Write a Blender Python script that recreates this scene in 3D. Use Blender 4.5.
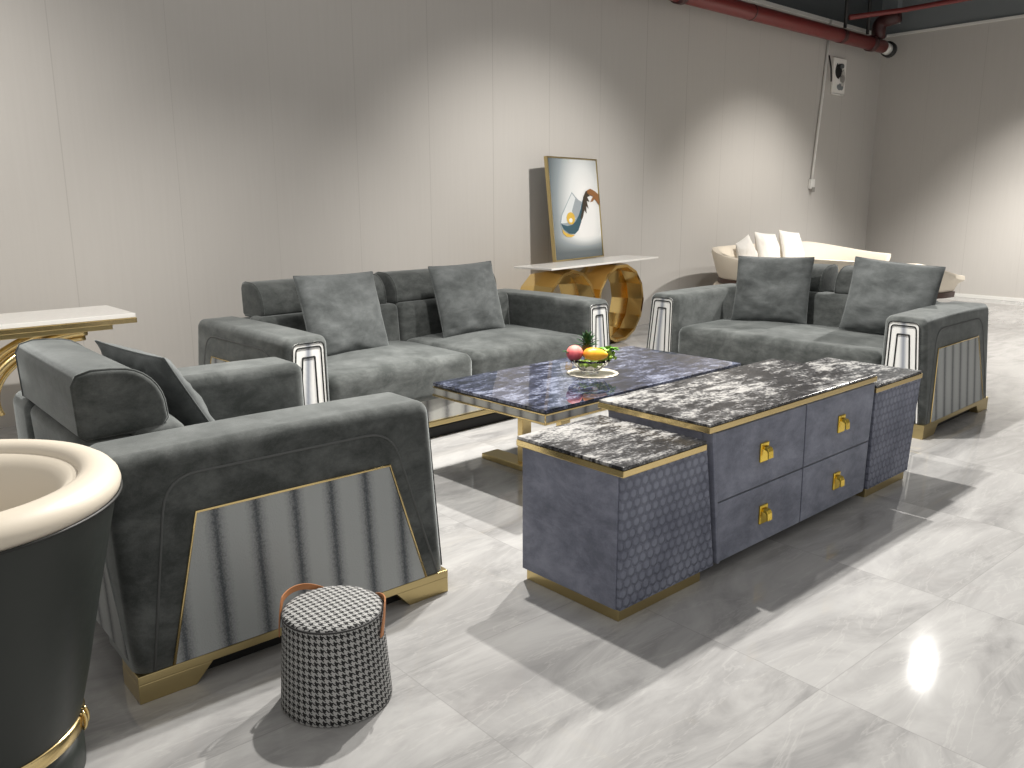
import bpy, bmesh, math, random
from mathutils import Vector, Matrix, noise
from math import sin, cos, pi, radians as rad

for o in list(bpy.data.objects):
    bpy.data.objects.remove(o)
scene = bpy.context.scene
COL = scene.collection
random.seed(7)

# ------------------------------------------------------------------ camera
F, PITCH, ROLL, YAW, HC = 845.0, 0.2168, -0.0034, 0.7106, 1.30
fw = Vector((sin(YAW)*cos(PITCH), cos(YAW)*cos(PITCH), -sin(PITCH)))
rt = Vector((cos(YAW), -sin(YAW), 0)); up = rt.cross(fw)
r2 = cos(ROLL)*rt + sin(ROLL)*up; u2 = -sin(ROLL)*rt + cos(ROLL)*up
cam = bpy.data.cameras.new('camera'); co = bpy.data.objects.new('camera', cam); COL.objects.link(co)
co.matrix_world = Matrix(((r2.x, u2.x, -fw.x, 0), (r2.y, u2.y, -fw.y, 0), (r2.z, u2.z, -fw.z, HC), (0, 0, 0, 1)))
cam.sensor_width = 36; cam.lens = F*36/1024; cam.clip_start = .02
scene.camera = co

# ------------------------------------------------------------------ world, exposure, lights
w = bpy.data.worlds.new('world'); scene.world = w; w.use_nodes = True
w.node_tree.nodes['Background'].inputs[0].default_value = (1, .97, .93, 1)
w.node_tree.nodes['Background'].inputs[1].default_value = .60
vs = scene.view_settings
vs.view_transform = 'Standard'; vs.look = 'None'; vs.gamma = 1; vs.use_curve_mapping = False
vs.exposure = -0.07

def spot(x, y, z, tx, ty, tz, power, size=80, blend=.5, radius=.035, col=(1, .965, .91)):
    l = bpy.data.lights.new('track_spot', 'SPOT'); l.energy = power; l.spot_size = rad(size); l.spot_blend = blend
    l.shadow_soft_size = radius; l.color = col
    o = bpy.data.objects.new('track_spot', l); COL.objects.link(o)
    o.location = (x, y, z)
    o.rotation_euler = (Vector((tx, ty, tz)) - Vector((x, y, z))).to_track_quat('-Z', 'Y').to_euler()
    return o
# main track above the group
spot(3.65, 3.0, 3.0, 3.0, 1.6, 0, 520, 118, .5)
spot(2.3, 2.85, 3.0, 1.5, 1.6, 0, 380, 118, .5)
spot(7.6, 2.93, 3.0, 6.3, 1.6, 0, 520, 125, .5)
spot(9.9, 2.2, 3.0, 9.9, 2.4, 0, 480, 125, .5)
# spots turned to the walls
spot(-.1, 2.4, 3.1, -.1, 5.4, .7, 360, 84, .8)
spot(2.5, 2.5, 3.1, 2.6, 5.5, -.3, 180, 62, .9)
spot(5.05, 2.7, 3.1, 5.1, 5.6, .15, 400, 78, .8)
spot(8.7, 2.8, 3.1, 8.7, 5.7, .1, 430, 72, .8)
spot(9.2, 3.2, 3.1, 11.78, 3.1, -.1, 430, 82, .8)

# ------------------------------------------------------------------ material helpers
class NT:
    def __init__(s, name):
        s.m = bpy.data.materials.new(name); s.m.use_nodes = True
        s.t = s.m.node_tree; s.b = s.t.nodes['Principled BSDF']
    def n(s, kind, **kw):
        nd = s.t.nodes.new('ShaderNode'+kind)
        for k, v in kw.items():
            if k.startswith('i_'):
                key = k[2:]; key = int(key) if key.isdigit() else key.replace('_', ' ')
                s.put(nd.inputs[key], v)
            else: setattr(nd, k, v)
        return nd
    def put(s, inp, v):
        if hasattr(v, 'bl_idname') or isinstance(v, bpy.types.NodeSocket): s.t.links.new(v, inp)
        else: inp.default_value = v
    def math(s, op, a, b=0.0, c=0.0):
        nd = s.n('Math', operation=op); s.put(nd.inputs[0], a); s.put(nd.inputs[1], b)
        if op in ('MULTIPLY_ADD', 'COMPARE', 'SMOOTH_MIN'): s.put(nd.inputs[2], c)
        return nd.outputs[0]
    def ramp(s, fac, stops, interp='LINEAR'):
        nd = s.n('ValToRGB'); cr = nd.color_ramp; cr.interpolation = interp
        while len(cr.elements) < len(stops): cr.elements.new(.5)
        for e, (p, c) in zip(cr.elements, stops):
            e.position = p; e.color = (*c, 1) if len(c) == 3 else c
        s.put(nd.inputs[0], fac); return nd.outputs[0]
    def noise(s, vec, scale, detail=4, rough=.55, dist=0):
        nd = s.n('TexNoise'); s.put(nd.inputs['Vector'], vec); nd.inputs['Scale'].default_value = scale
        nd.inputs['Detail'].default_value = detail; nd.inputs['Roughness'].default_value = rough
        nd.inputs['Distortion'].default_value = dist; return nd.outputs['Fac']
    def mapping(s, vec, sc=(1, 1, 1), rot=(0, 0, 0), loc=(0, 0, 0)):
        nd = s.n('Mapping'); s.put(nd.inputs[0], vec); nd.inputs['Scale'].default_value = sc
        nd.inputs['Rotation'].default_value = rot; nd.inputs['Location'].default_value = loc; return nd.outputs[0]
    def coord(s, k='Object'): return s.n('TexCoord').outputs[k]
    def mix(s, fac, a, b, mode='MIX'):
        nd = s.n('MixRGB', blend_type=mode); s.put(nd.inputs[0], fac)
        s.put(nd.inputs[1], a if not isinstance(a, tuple) else (*a, 1)[:4]); s.put(nd.inputs[2], b if not isinstance(b, tuple) else (*b, 1)[:4])
        return nd.outputs[0]
    def bump(s, h, strength=.3, dist=.01):
        nd = s.n('Bump'); s.put(nd.inputs['Height'], h); nd.inputs['Strength'].default_value = strength
        nd.inputs['Distance'].default_value = dist; s.t.links.new(nd.outputs[0], s.b.inputs['Normal'])
    def set(s, col=None, rough=None, metal=None, **kw):
        if col is not None: s.put(s.b.inputs['Base Color'], (*col, 1) if isinstance(col, tuple) else col)
        if rough is not None: s.put(s.b.inputs['Roughness'], rough)
        if metal is not None: s.put(s.b.inputs['Metallic'], metal)
        for k, v in kw.items(): s.put(s.b.inputs[k.replace('_', ' ')], v)
        return s.m

def plain(name, col, rough=.5, metal=0, **kw): 
    s = NT(name); s.set(col, rough, metal, **kw)
    nz = s.noise(s.coord(), 40, 3); s.set(rough=s.math('MULTIPLY_ADD', nz, .12, rough-.06))
    return s.m

def suede(name, dark, light, scale=7):
    s = NT(name); v = s.coord()
    a = s.noise(s.mapping(v, (1, 1, 1.6)), scale, 8, .72, .25)
    b = s.noise(v, 240, 2)
    f = s.math('MULTIPLY_ADD', b, .10, s.math('SUBTRACT', a, .05))
    c = s.ramp(f, [(.38, dark), (.50, tuple(x*.6+y*.4 for x, y in zip(dark, light))), (.66, light)])
    s.set(c, .82, Specular_IOR_Level=.25, Sheen_Weight=.6, Sheen_Roughness=.4)
    s.b.inputs['Sheen Tint'].default_value = (.8, .85, .85, 1)
    s.bump(s.math('ADD', b, s.math('MULTIPLY', a, 1.5)), .12, .004); return s.m

M = {}
M['suede'] = suede('grey_suede', (.046, .051, .049), (.125, .133, .130), 6)
M['pillow'] = suede('grey_pillow_suede', (.075, .082, .082), (.145, .155, .156), 5)
M['blue_suede'] = suede('blue_grey_suede', (.135, .145, .192), (.27, .285, .36), 5)
M['dark_suede'] = plain('dark_suede_piping', (.028, .030, .030), .95, Specular_IOR_Level=.1)
M['seam_suede'] = plain('grey_seam_piping', (.10, .105, .104), .7)
M['black'] = plain('black_plinth', (.006, .006, .006), .6)
M['white_pipe'] = plain('white_plastic', (.75, .74, .71), .4)
M['shell'] = plain('black_green_leather', (.018, .023, .020), .42)
M['shell_seam'] = plain('black_seam', (.008, .009, .008), .5)
M['cream_leather'] = plain('cream_leather', (.70, .63, .52), .45)
M['cream_fabric'] = plain('cream_fabric', (.80, .72, .60), .8)
M['white_fabric'] = plain('white_pillow_fabric', (.86, .83, .78), .85)
M['walnut'] = plain('dark_walnut', (.055, .022, .012), .35)
M['white_stone'] = plain('white_stone', (.90, .88, .84), .2)
M['steel'] = plain('dark_painted_steel', (.20, .22, .23), .55)
M['steel_dark'] = plain('black_ceiling_metal', (.09, .10, .105), .6)
M['black_rubber'] = plain('black_rubber', (.015, .015, .015), .5)
M['tan'] = plain('tan_leather', (.42, .17, .06), .5)

def gold(name, col, rough):
    s = NT(name); nz = s.noise(s.coord(), 9, 3)
    s.set(col, s.math('MULTIPLY_ADD', nz, .12, rough-.04), 1.0); return s.m
M['gold'] = gold('polished_gold', (.80, .62, .30), .2)
M['brass'] = gold('brushed_brass', (.55, .44, .22), .3)
M['bright_gold'] = gold('bright_gold_handle', (1.0, .72, .12), .2)
M['mirror_gold'] = gold('mirror_gold', (.86, .62, .25), .12)

# houndstooth cloth, woven 4 dark / 4 light threads in a 2/2 twill
s = NT('houndstooth'); uv = s.n('SeparateXYZ', i_0=s.coord('UV'))
i = s.math('FLOOR', s.math('MULTIPLY', uv.outputs[0], 8.0)); j = s.math('FLOOR', s.math('MULTIPLY', uv.outputs[1], 8.0))
ci = s.math('LESS_THAN', s.math('FLOORED_MODULO', i, 8.0), 3.5); cj = s.math('LESS_THAN', s.math('FLOORED_MODULO', j, 8.0), 3.5)
tw = s.math('LESS_THAN', s.math('FLOORED_MODULO', s.math('ADD', i, j), 4.0), 1.5)
pick = s.math('ADD', s.math('MULTIPLY', tw, ci), s.math('MULTIPLY', s.math('SUBTRACT', 1.0, tw), cj))
s.set(s.mix(pick, (.012, .012, .013, 1), (.40, .40, .39, 1)), .85); s.bump(s.noise(s.coord(), 300, 2), .2, .002)
M['hound'] = s.m

# side panel fabric: metallic grey with soft dark snake-skin bands; UV u in band widths, v in metres
def band_fabric(name, light, mid, dark, width):
    s = NT(name); uv = s.n('SeparateXYZ', i_0=s.coord('UV'))
    t = s.math('ABSOLUTE', s.math('SUBTRACT', s.math('FRACT', uv.outputs[0]), .5))
    scl = s.n('TexVoronoi', i_Vector=s.mapping(s.coord('UV'), (26, 190, 1)), i_Scale=1.0).outputs['Distance']
    t2 = s.math('ADD', t, s.math('MULTIPLY', s.math('SUBTRACT', scl, .45), -.10))
    c = s.ramp(t2, [(.0, dark), (width*.5, tuple(.6*x+.4*y for x, y in zip(dark, mid))), (width*1.3, mid), (min(.48, width*2.6), light)])
    s.set(c, .42, .25, Specular_IOR_Level=.5); s.bump(scl, .25, .002); return s.m
M['band'] = band_fabric('banded_snakeskin_fabric', (.40, .42, .42), (.30, .315, .32), (.085, .095, .105), .11)
M['band_base'] = band_fabric('banded_base_fabric', (.46, .46, .43), (.36, .36, .34), (.16, .16, .16), .12)
# front panel: UV u runs -1..1 across the arm front
s = NT('white_front_panel_fabric'); uv = s.n('SeparateXYZ', i_0=s.coord('UV'))
t = s.math('ABSOLUTE', uv.outputs[0])
rib = s.math('MULTIPLY', s.math('SINE', s.math('MULTIPLY', uv.outputs[1], 1100.0)), .05)
c = s.ramp(s.math('ADD', t, s.math('MULTIPLY', rib, s.math('LESS_THAN', t, .3))), [(0, (.24, .26, .30)), (.06, (.36, .38, .42)), (.18, (.80, .80, .78)), (.74, (.86, .86, .83)), (.82, (.46, .48, .49)), (1, (.14, .15, .16))])
s.set(c, .45); M['front'] = s.m

# hexagon quilted suede
s = NT('hexagon_embossed_suede'); v = s.coord()
mp = s.mapping(v, (27, 0, 27)); sp = s.n('SeparateXYZ', i_0=mp)
def hexd(ox, oz):
    # distance to nearest centre of a rectangular lattice (1 x sqrt3)
    x = s.math('SUBTRACT', s.math('FRACT', s.math('ADD', sp.outputs[0], ox)), .5)
    z = s.math('SUBTRACT', s.math('FRACT', s.math('ADD', s.math('DIVIDE', sp.outputs[2], 1.732), oz)), .5)
    x = s.math('ABSOLUTE', x); z = s.math('ABSOLUTE', s.math('MULTIPLY', z, 1.732))
    return s.math('MAXIMUM', x, s.math('ADD', s.math('MULTIPLY', x, .5), s.math('MULTIPLY', z, .866)))
d = s.math('MINIMUM', hexd(0, 0), hexd(.5, .5))
nz = s.noise(v, 6, 4)
base = s.ramp(nz, [(.35, (.155, .168, .222)), (.65, (.26, .278, .35))])
edge = s.ramp(d, [(.30, (0, 0, 0)), (.47, (1, 1, 1))])
s.set(s.mix(s.math('MULTIPLY', edge, .30), base, (.055, .062, .095, 1)), .68, Specular_IOR_Level=.35)
s.bump(s.math('SUBTRACT', 1.0, edge), .9, .006); M['hex'] = s.m

# black / white marble, streaky
def marble(name, dark, mid, light, rough, rotz, sc=(5, 15, 5), warp=.5, stops=(.40, .52, .60, .70)):
    s = NT(name); v = s.coord()
    v2 = s.mapping(v, sc, (0, 0, rotz))
    a = s.noise(v2, 1.3, 9, .68, warp); b = s.noise(s.mapping(v, (2.2, 4, 2), (0, 0, rotz)), 1.0, 3, .5, .3)
    e = s.noise(v, 90, 3, .6)
    f = s.math('ADD', s.math('ADD', s.math('MULTIPLY', a, .62), s.math('MULTIPLY', b, .34)), s.math('MULTIPLY', s.math('SUBTRACT', e, .5), .30))
    c = s.ramp(f, [(stops[0], dark), (stops[1], mid), (stops[2], light), (stops[3], tuple(min(1, x*1.25) for x in light))])
    s.set(c, rough, Specular_IOR_Level=.5); return s.m
M['marble'] = marble('black_white_marble', (.016, .016, .018), (.10, .10, .104), (.36, .355, .345), .22, .35, (8, 18, 8), .35, (.445, .495, .565, .64))
M['granite'] = marble('blue_granite', (.014, .016, .024), (.045, .052, .088), (.22, .24, .32), .03, .15, (8, 19, 8), .35, (.42, .50, .60, .70))

# floor: polished pale marble tiles .8 m
s = NT('floor_marble_tile'); v = s.coord(); sp = s.n('SeparateXYZ', i_0=v)
def grout(o_, off):
    f = s.math('FRACT', s.math('DIVIDE', s.math('SUBTRACT', sp.outputs[o_], off), .8))
    return s.math('LESS_THAN', s.math('ABSOLUTE', s.math('SUBTRACT', f, .5)), .0022)
g = s.math('MAXIMUM', grout(0, 1.166-.4+8), grout(1, 1.015-.4+8))
# each tile carries its own vein pattern
cx = s.math('FLOOR', s.math('DIVIDE', s.math('SUBTRACT', sp.outputs[0], 1.166), .8)); cy = s.math('FLOOR', s.math('DIVIDE', s.math('SUBTRACT', sp.outputs[1], 1.015), .8))
off = s.n('CombineXYZ', i_0=s.math('MULTIPLY', cx, 3.7), i_1=s.math('MULTIPLY', cy, 5.3)).outputs[0]
vv = s.n('VectorMath', operation='ADD', i_0=v, i_1=off).outputs[0]
a = s.noise(s.mapping(vv, (.9, 2.6, 1), (0, 0, .9)), 1.6, 7, .62, 1.2)
b = s.noise(s.mapping(vv, (1.2, 7, 1), (0, 0, .75)), 1.2, 5, .6, .8)
vein = s.ramp(b, [(.485, (0, 0, 0)), (.5, (1, 1, 1)), (.515, (0, 0, 0))])
c = s.ramp(a, [(.34, (.265, .262, .26)), (.46, (.345, .341, .336)), (.56, (.40, .396, .39)), (.68, (.45, .445, .438))])
c = s.mix(s.math('MULTIPLY', vein, .18), c, (.60, .59, .57, 1)); c = s.mix(s.math('MULTIPLY', g, .30), c, (.20, .195, .19, 1))
s.set(c, s.math('MULTIPLY_ADD', a, .03, .030), Specular_IOR_Level=.38); M['floor'] = s.m

# wall: woven grey wallpaper in .67 m panels
def wallmat(name, off):
    s = NT(name); v = s.coord(); sp = s.n('SeparateXYZ', i_0=v)
    f = s.math('FRACT', s.math('DIVIDE', s.math('SUBTRACT', sp.outputs[0], off), .672))
    l = s.math('LESS_THAN', s.math('ABSOLUTE', s.math('SUBTRACT', f, .5)), .0045)
    idx = s.math('FLOOR', s.math('DIVIDE', s.math('SUBTRACT', sp.outputs[0], off+.336), .672))
    lv = s.math('MULTIPLY', l, s.math('MULTIPLY_ADD', s.noise(s.n('CombineXYZ', i_0=s.math('MULTIPLY', idx, 3.1)).outputs[0], 1.7, 0), 1.6, -.58))
    st = s.noise(s.mapping(v, (30, 30, 1.2)), 1.5, 4, .6); wv = s.noise(s.mapping(v, (400, 400, 60)), 1, 2)
    c = s.ramp(s.math('MULTIPLY_ADD', wv, .3, s.math('MULTIPLY', st, .7)), [(.3, (.525, .502, .472)), (.7, (.550, .527, .497))])
    s.set(s.mix(lv, c, (.25, .23, .21, 1)), .75, Specular_IOR_Level=.2)
    s.bump(wv, .08, .003); return s.m
M['wall'] = wallmat('woven_wallpaper', .336-.0)
M['red'] = plain('red_pipe_paint', (.17, .020, .018), .35)
M['red_dark'] = plain('dark_red_coupling', (.05, .012, .012), .4)

# ------------------------------------------------------------------ geometry helpers
def link(name, me, mat, parent=None, smooth=True):
    o = bpy.data.objects.new(name, me); COL.objects.link(o)
    for m_ in (mat if isinstance(mat, (list, tuple)) else [mat]): me.materials.append(m_)
    if smooth:
        for p in me.polygons: p.use_smooth = True
    if parent: o.parent = parent
    return o
def from_pf(name, vs_, fs_, mat, parent=None, smooth=True, uvs=None, auto=None):
    me = bpy.data.meshes.new(name); me.from_pydata([tuple(v) for v in vs_], [], fs_); me.update()
    bm = bmesh.new(); bm.from_mesh(me); bmesh.ops.recalc_face_normals(bm, faces=bm.faces)
    if auto is not None:
        for e in bm.edges:
            if len(e.link_faces) == 2 and e.calc_face_angle(0) > auto: e.smooth = False
    bm.to_mesh(me); bm.free()
    if uvs:
        ul = me.uv_layers.new(name='UVMap')
        for lp in me.loops:
            ul.data[lp.index].uv = uvs(me.vertices[lp.vertex_index].co)
    return link(name, me, mat, parent, smooth)
def tag(o, label, cat, group=None, kind=None):
    o['label'] = label; o['category'] = cat
    if group: o['group'] = group
    if kind: o['kind'] = kind
    return o
def thing(name, label, cat, loc=(0, 0, 0), rotz=0, group=None):
    o = bpy.data.objects.new(name, None); COL.objects.link(o); o.location = loc; o.rotation_euler = (0, 0, rotz)
    o.empty_display_size = .1
    return tag(o, label, cat, group)
def struct(o): o['kind'] = 'structure'; return o

def rbox_pf(x0, x1, y0, y1, z0, z1, r, seg=3, nx=2, ny=2, nz=2):
    """rounded box, each face gridded; returns verts, faces"""
    r = min(r, (x1-x0)/2-1e-4, (y1-y0)/2-1e-4, (z1-z0)/2-1e-4)
    c = Vector(((x0+x1)/2, (y0+y1)/2, (z0+z1)/2)); h = Vector(((x1-x0)/2, (y1-y0)/2, (z1-z0)/2))
    def ticks(hh, n):
        e = [math.tan(pi/4*k/seg) for k in range(seg+1)]     # 0..1 over the rounded margin
        a = [-hh + r*(1-math.tan(pi/4*(seg-k)/seg)) for k in range(seg+1)]
        mid = [-(hh-r) + 2*(hh-r)*k/n for k in range(1, n)]
        return a + mid + [-q for q in reversed(a)]
    T = [ticks(h[0], nx), ticks(h[1], ny), ticks(h[2], nz)]
    verts, faces, idx = [], [], {}
    def vid(p):
        k = (round(p[0], 6), round(p[1], 6), round(p[2], 6))
        if k not in idx:
            q = Vector([max(-(h[i]-r), min(h[i]-r, p[i])) for i in range(3)]); d = Vector(p)-q
            if d.length > 1e-9: d.normalize()
            verts.append(c+q+d*r); idx[k] = len(verts)-1
        return idx[k]
    for ax in range(3):
        u, v = (ax+1) % 3, (ax+2) % 3
        for sgn in (-1, 1):
            for i in range(len(T[u])-1):
                for j in range(len(T[v])-1):
                    q = []
                    for a, b in ((0, 0), (1, 0), (1, 1), (0, 1)):
                        p = [0, 0, 0]; p[ax] = sgn*h[ax]; p[u] = T[u][i+a]; p[v] = T[v][j+b]; q.append(vid(p))
                    if sgn < 0: q.reverse()
                    if len(set(q)) >= 3: faces.append(q)
    return verts, faces
def rbox(name, b, r, mat, parent=None, warp=None, seg=3, n=(2, 2, 2), uvs=None):
    v, f = rbox_pf(*b, r, seg, *n)
    if warp: v = [Vector(warp(p)) for p in v]
    return from_pf(name, v, f, mat, parent, True, uvs)
def prism(name, pts, axis, a, b, mat, parent=None, bev=0, uvs=None, smooth=False):
    """polygon pts (u,v) extruded along axis from a to b. axis 0: (u,v)=(y,z); 1: (x,z); 2: (x,y)"""
    def P(u, v, t): return ((t, u, v), (u, t, v), (u, v, t))[axis]
    n = len(pts); vs_ = [P(u, v, a) for u, v in pts]+[P(u, v, b) for u, v in pts]
    fs_ = [list(range(n)), list(range(2*n-1, n-1, -1))]+[[k, k+n, (k+1) % n+n, (k+1) % n] for k in range(n)]
    me = bpy.data.meshes.new(name); me.from_pydata(vs_, [], fs_)
    bm = bmesh.new(); bm.from_mesh(me); bmesh.ops.recalc_face_normals(bm, faces=bm.faces)
    if bev: bmesh.ops.bevel(bm, geom=bm.edges[:], offset=bev, segments=2, affect='EDGES', profile=.6)
    bm.to_mesh(me); bm.free()
    if uvs:
        ul = me.uv_layers.new(name='UVMap')
        for lp in me.loops: ul.data[lp.index].uv = uvs(me.vertices[lp.vertex_index].co)
    return link(name, me, mat, parent, smooth)
def box(name, b, mat, parent=None, bev=.002):
    x0, x1, y0, y1, z0, z1 = b
    return prism(name, [(x0, y0), (x1, y0), (x1, y1), (x0, y1)], 2, z0, z1, mat, parent, bev)
def tube(name, pts, r, mat, parent=None, closed=False, seg=8, flat=None):
    pts = [Vector(p) for p in pts]; n = len(pts); vs_, fs_ = [], []
    prev = None
    for k, p in enumerate(pts):
        a = pts[(k-1) % n] if (closed or k > 0) else p; b = pts[(k+1) % n] if (closed or k < n-1) else p
        t = (b-a).normalized()
        nrm = (prev - t*prev.dot(t)) if prev is not None else t.orthogonal()
        if nrm.length < 1e-6: nrm = t.orthogonal()
        nrm.normalize(); prev = nrm; bn = t.cross(nrm)
        rr = r[k] if isinstance(r, (list, tuple)) else r
        for q in range(seg):
            an = 2*pi*q/seg; vs_.append(p+nrm*cos(an)*rr+bn*sin(an)*rr)
    m_ = n if closed else n-1
    for k in range(m_):
        for q in range(seg):
            fs_.append([k*seg+q, k*seg+(q+1) % seg, ((k+1) % n)*seg+(q+1) % seg, ((k+1) % n)*seg+q])
    if not closed: fs_ += [list(range(seg))[::-1], [(n-1)*seg+q for q in range(seg)]]
    return from_pf(name, vs_, fs_, mat, parent)
def lathe(name, prof, mat, parent=None, seg=48, centre=(0, 0), uvs=None, auto=None):
    vs_, fs_ = [], []
    n = len(prof)
    for k in range(seg):
        a = 2*pi*k/seg
        for r, z in prof: vs_.append((centre[0]+r*cos(a), centre[1]+r*sin(a), z))
    for k in range(seg):
        for i in range(n-1):
            fs_.append([k*n+i, ((k+1) % seg)*n+i, ((k+1) % seg)*n+i+1, k*n+i+1])
    me = bpy.data.meshes.new(name); me.from_pydata(vs_, [], fs_)
    bm = bmesh.new(); bm.from_mesh(me); bmesh.ops.remove_doubles(bm, verts=bm.verts, dist=1e-6); bmesh.ops.recalc_face_normals(bm, faces=bm.faces)
    if auto:
        for e in bm.edges:
            if len(e.link_faces) == 2 and e.calc_face_angle(0) > auto: e.smooth = False
    bm.to_mesh(me); bm.free()
    return link(name, me, mat, parent)
def rounded_path(pts, r, k=5, closed=False):
    out = []; n = len(pts)
    for i_, p in enumerate(pts):
        p = Vector(p)
        if not closed and i_ in (0, n-1): out.append(p); continue
        a = Vector(pts[i_-1])-p; b = Vector(pts[(i_+1) % n])-p
        rr = min(r, a.length*.45, b.length*.45); a = p+a.normalized()*rr; b = p+b.normalized()*rr
        for q in range(k+1):
            t = q/k; out.append(a*(1-t)**2+p*2*t*(1-t)+b*t*t)
    return out
def cushion(name, size, thick, mat, parent=None, seed=0, n=34, wr=.011):
    """square scatter pillow standing in local XZ, thickness along Y, centred on origin"""
    vs_, fs_ = [], []
    def pt(u, v, sgn):
        k = 1-.035*(1-abs(v)**2)*abs(u)**3; l = 1-.035*(1-abs(u)**2)*abs(v)**3
        x = u*size/2*k; z = v*size/2*l
        t = ((1-abs(u)**2.6)*(1-abs(v)**2.6))
        t = max(t, 0)**.55*thick/2
        nz = noise.noise(Vector((u*2.2+seed*7, v*2.2, sgn*3+seed)))+.5*noise.noise(Vector((u*6+v*2, v*7+seed, sgn)))
        t += nz*wr*min(1, 4*(1-max(abs(u), abs(v))))*1.6
        return (x, sgn*t, z)
    for sgn in (-1, 1):
        base = len(vs_)
        for a in range(n+1):
            for b in range(n+1): 
                u = sin(pi/2*(2*a/n-1)); v = sin(pi/2*(2*b/n-1)); vs_.append(pt(u, v, sgn))
        for a in range(n):
            for b in range(n):
                q = [base+a*(n+1)+b, base+(a+1)*(n+1)+b, base+(a+1)*(n+1)+b+1, base+a*(n+1)+b+1]
                fs_.append(q if sgn < 0 else q[::-1])
    me = bpy.data.meshes.new(name); me.from_pydata(vs_, [], fs_)
    bm = bmesh.new(); bm.from_mesh(me); bmesh.ops.remove_doubles(bm, verts=bm.verts, dist=1e-5); bmesh.ops.recalc_face_normals(bm, faces=bm.faces)
    bm.to_mesh(me); bm.free()
    o = link(name, me, mat, parent)
    return o
def edge_loop(size):
    out = []
    for k in range(64):
        s_ = k/16; side = int(s_); t = sin(pi/2*(2*(s_-side)-1))
        u, v = ((t, -1), (1, t), (-t, 1), (-1, -t))[side]
        kk = 1-.035*(1-abs(v)**2)*abs(u)**3; l = 1-.035*(1-abs(u)**2)*abs(v)**3
        out.append((u*size/2*kk, 0, v*size/2*l))
    return out
def pillow(label, loc, rot, size=.46, thick=.15, seed=0, group=None, mat='pillow', name='scatter_pillow'):
    t = thing(name, label, 'pillow', loc, 0, group); t.rotation_euler = rot
    cushion('pillow_body', size, thick, M[mat], t, seed)
    tube('piping', edge_loop(size), .0035, M[mat], t, closed=True, seg=6)
    return t

# ------------------------------------------------------------------ room
WA = math.atan(.036)                    # back wall runs 2 degrees off the furniture
WX, WY = 11.78, 5.95                    # far corner
HW = 3.40
def P2(l, d, z): # point: l metres along back wall from x=0 foot, d metres in front of it
    y0 = WY-WX*.036
    return Vector((l*cos(WA)+d*sin(WA), y0+l*sin(WA)-d*cos(WA), z))
box_f = prism('floor', [(-5, -5), (WX+.3, -5), (WX+.3, 6.4), (-5, 6.4)], 2, -.1, 0, M['floor']); struct(box_f)
wb = struct(box('wall_back', (-5, WX/cos(WA)+.0, 0, .15, 0, HW), M['wall'], None, 0)); wb.location = (0, WY-WX*.036, 0); wb.rotation_euler = (0, 0, WA)
wr_ = struct(box('wall_right', (0, 10.9, 0, .15, 0, HW), M['wall'], None, 0)); wr_.location = (WX, WY+.0, 0); wr_.rotation_euler = (0, 0, -pi/2)
struct(prism('ceiling', [(5.5, -5), (WX+.6, -5), (WX+.6, 6.6), (5.5, 6.6)], 2, 4.25, 4.35, M['steel_dark']))
# upper wall above the papered panels: painted steel
ub = struct(box('trim_1', (-5, WX/cos(WA)+.3, .06, .2, HW, 4.25), M['steel_dark'], None, 0)); ub.location = wb.location; ub.rotation_euler = wb.rotation_euler
struct(box('trim_2', (WX+.02, WX+.25, -5, 6.1, HW, 4.25), M['steel'], None, 0))
e1 = struct(box('trim_3', (-5, WX/cos(WA)-.02, -.012, .05, HW-.0, HW+.045), M['white_pipe'], None, .004)); e1.location = wb.location; e1.rotation_euler = wb.rotation_euler
struct(box('trim_4', (WX-.012, WX+.03, -5, WY-.05, HW, HW+.035), M['white_pipe'], None, .004))
struct(box('baseboard_right', (WX-.014, WX-.001, -5, WY-.05, 0, .045), M['white_pipe'], None, .003))

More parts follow.
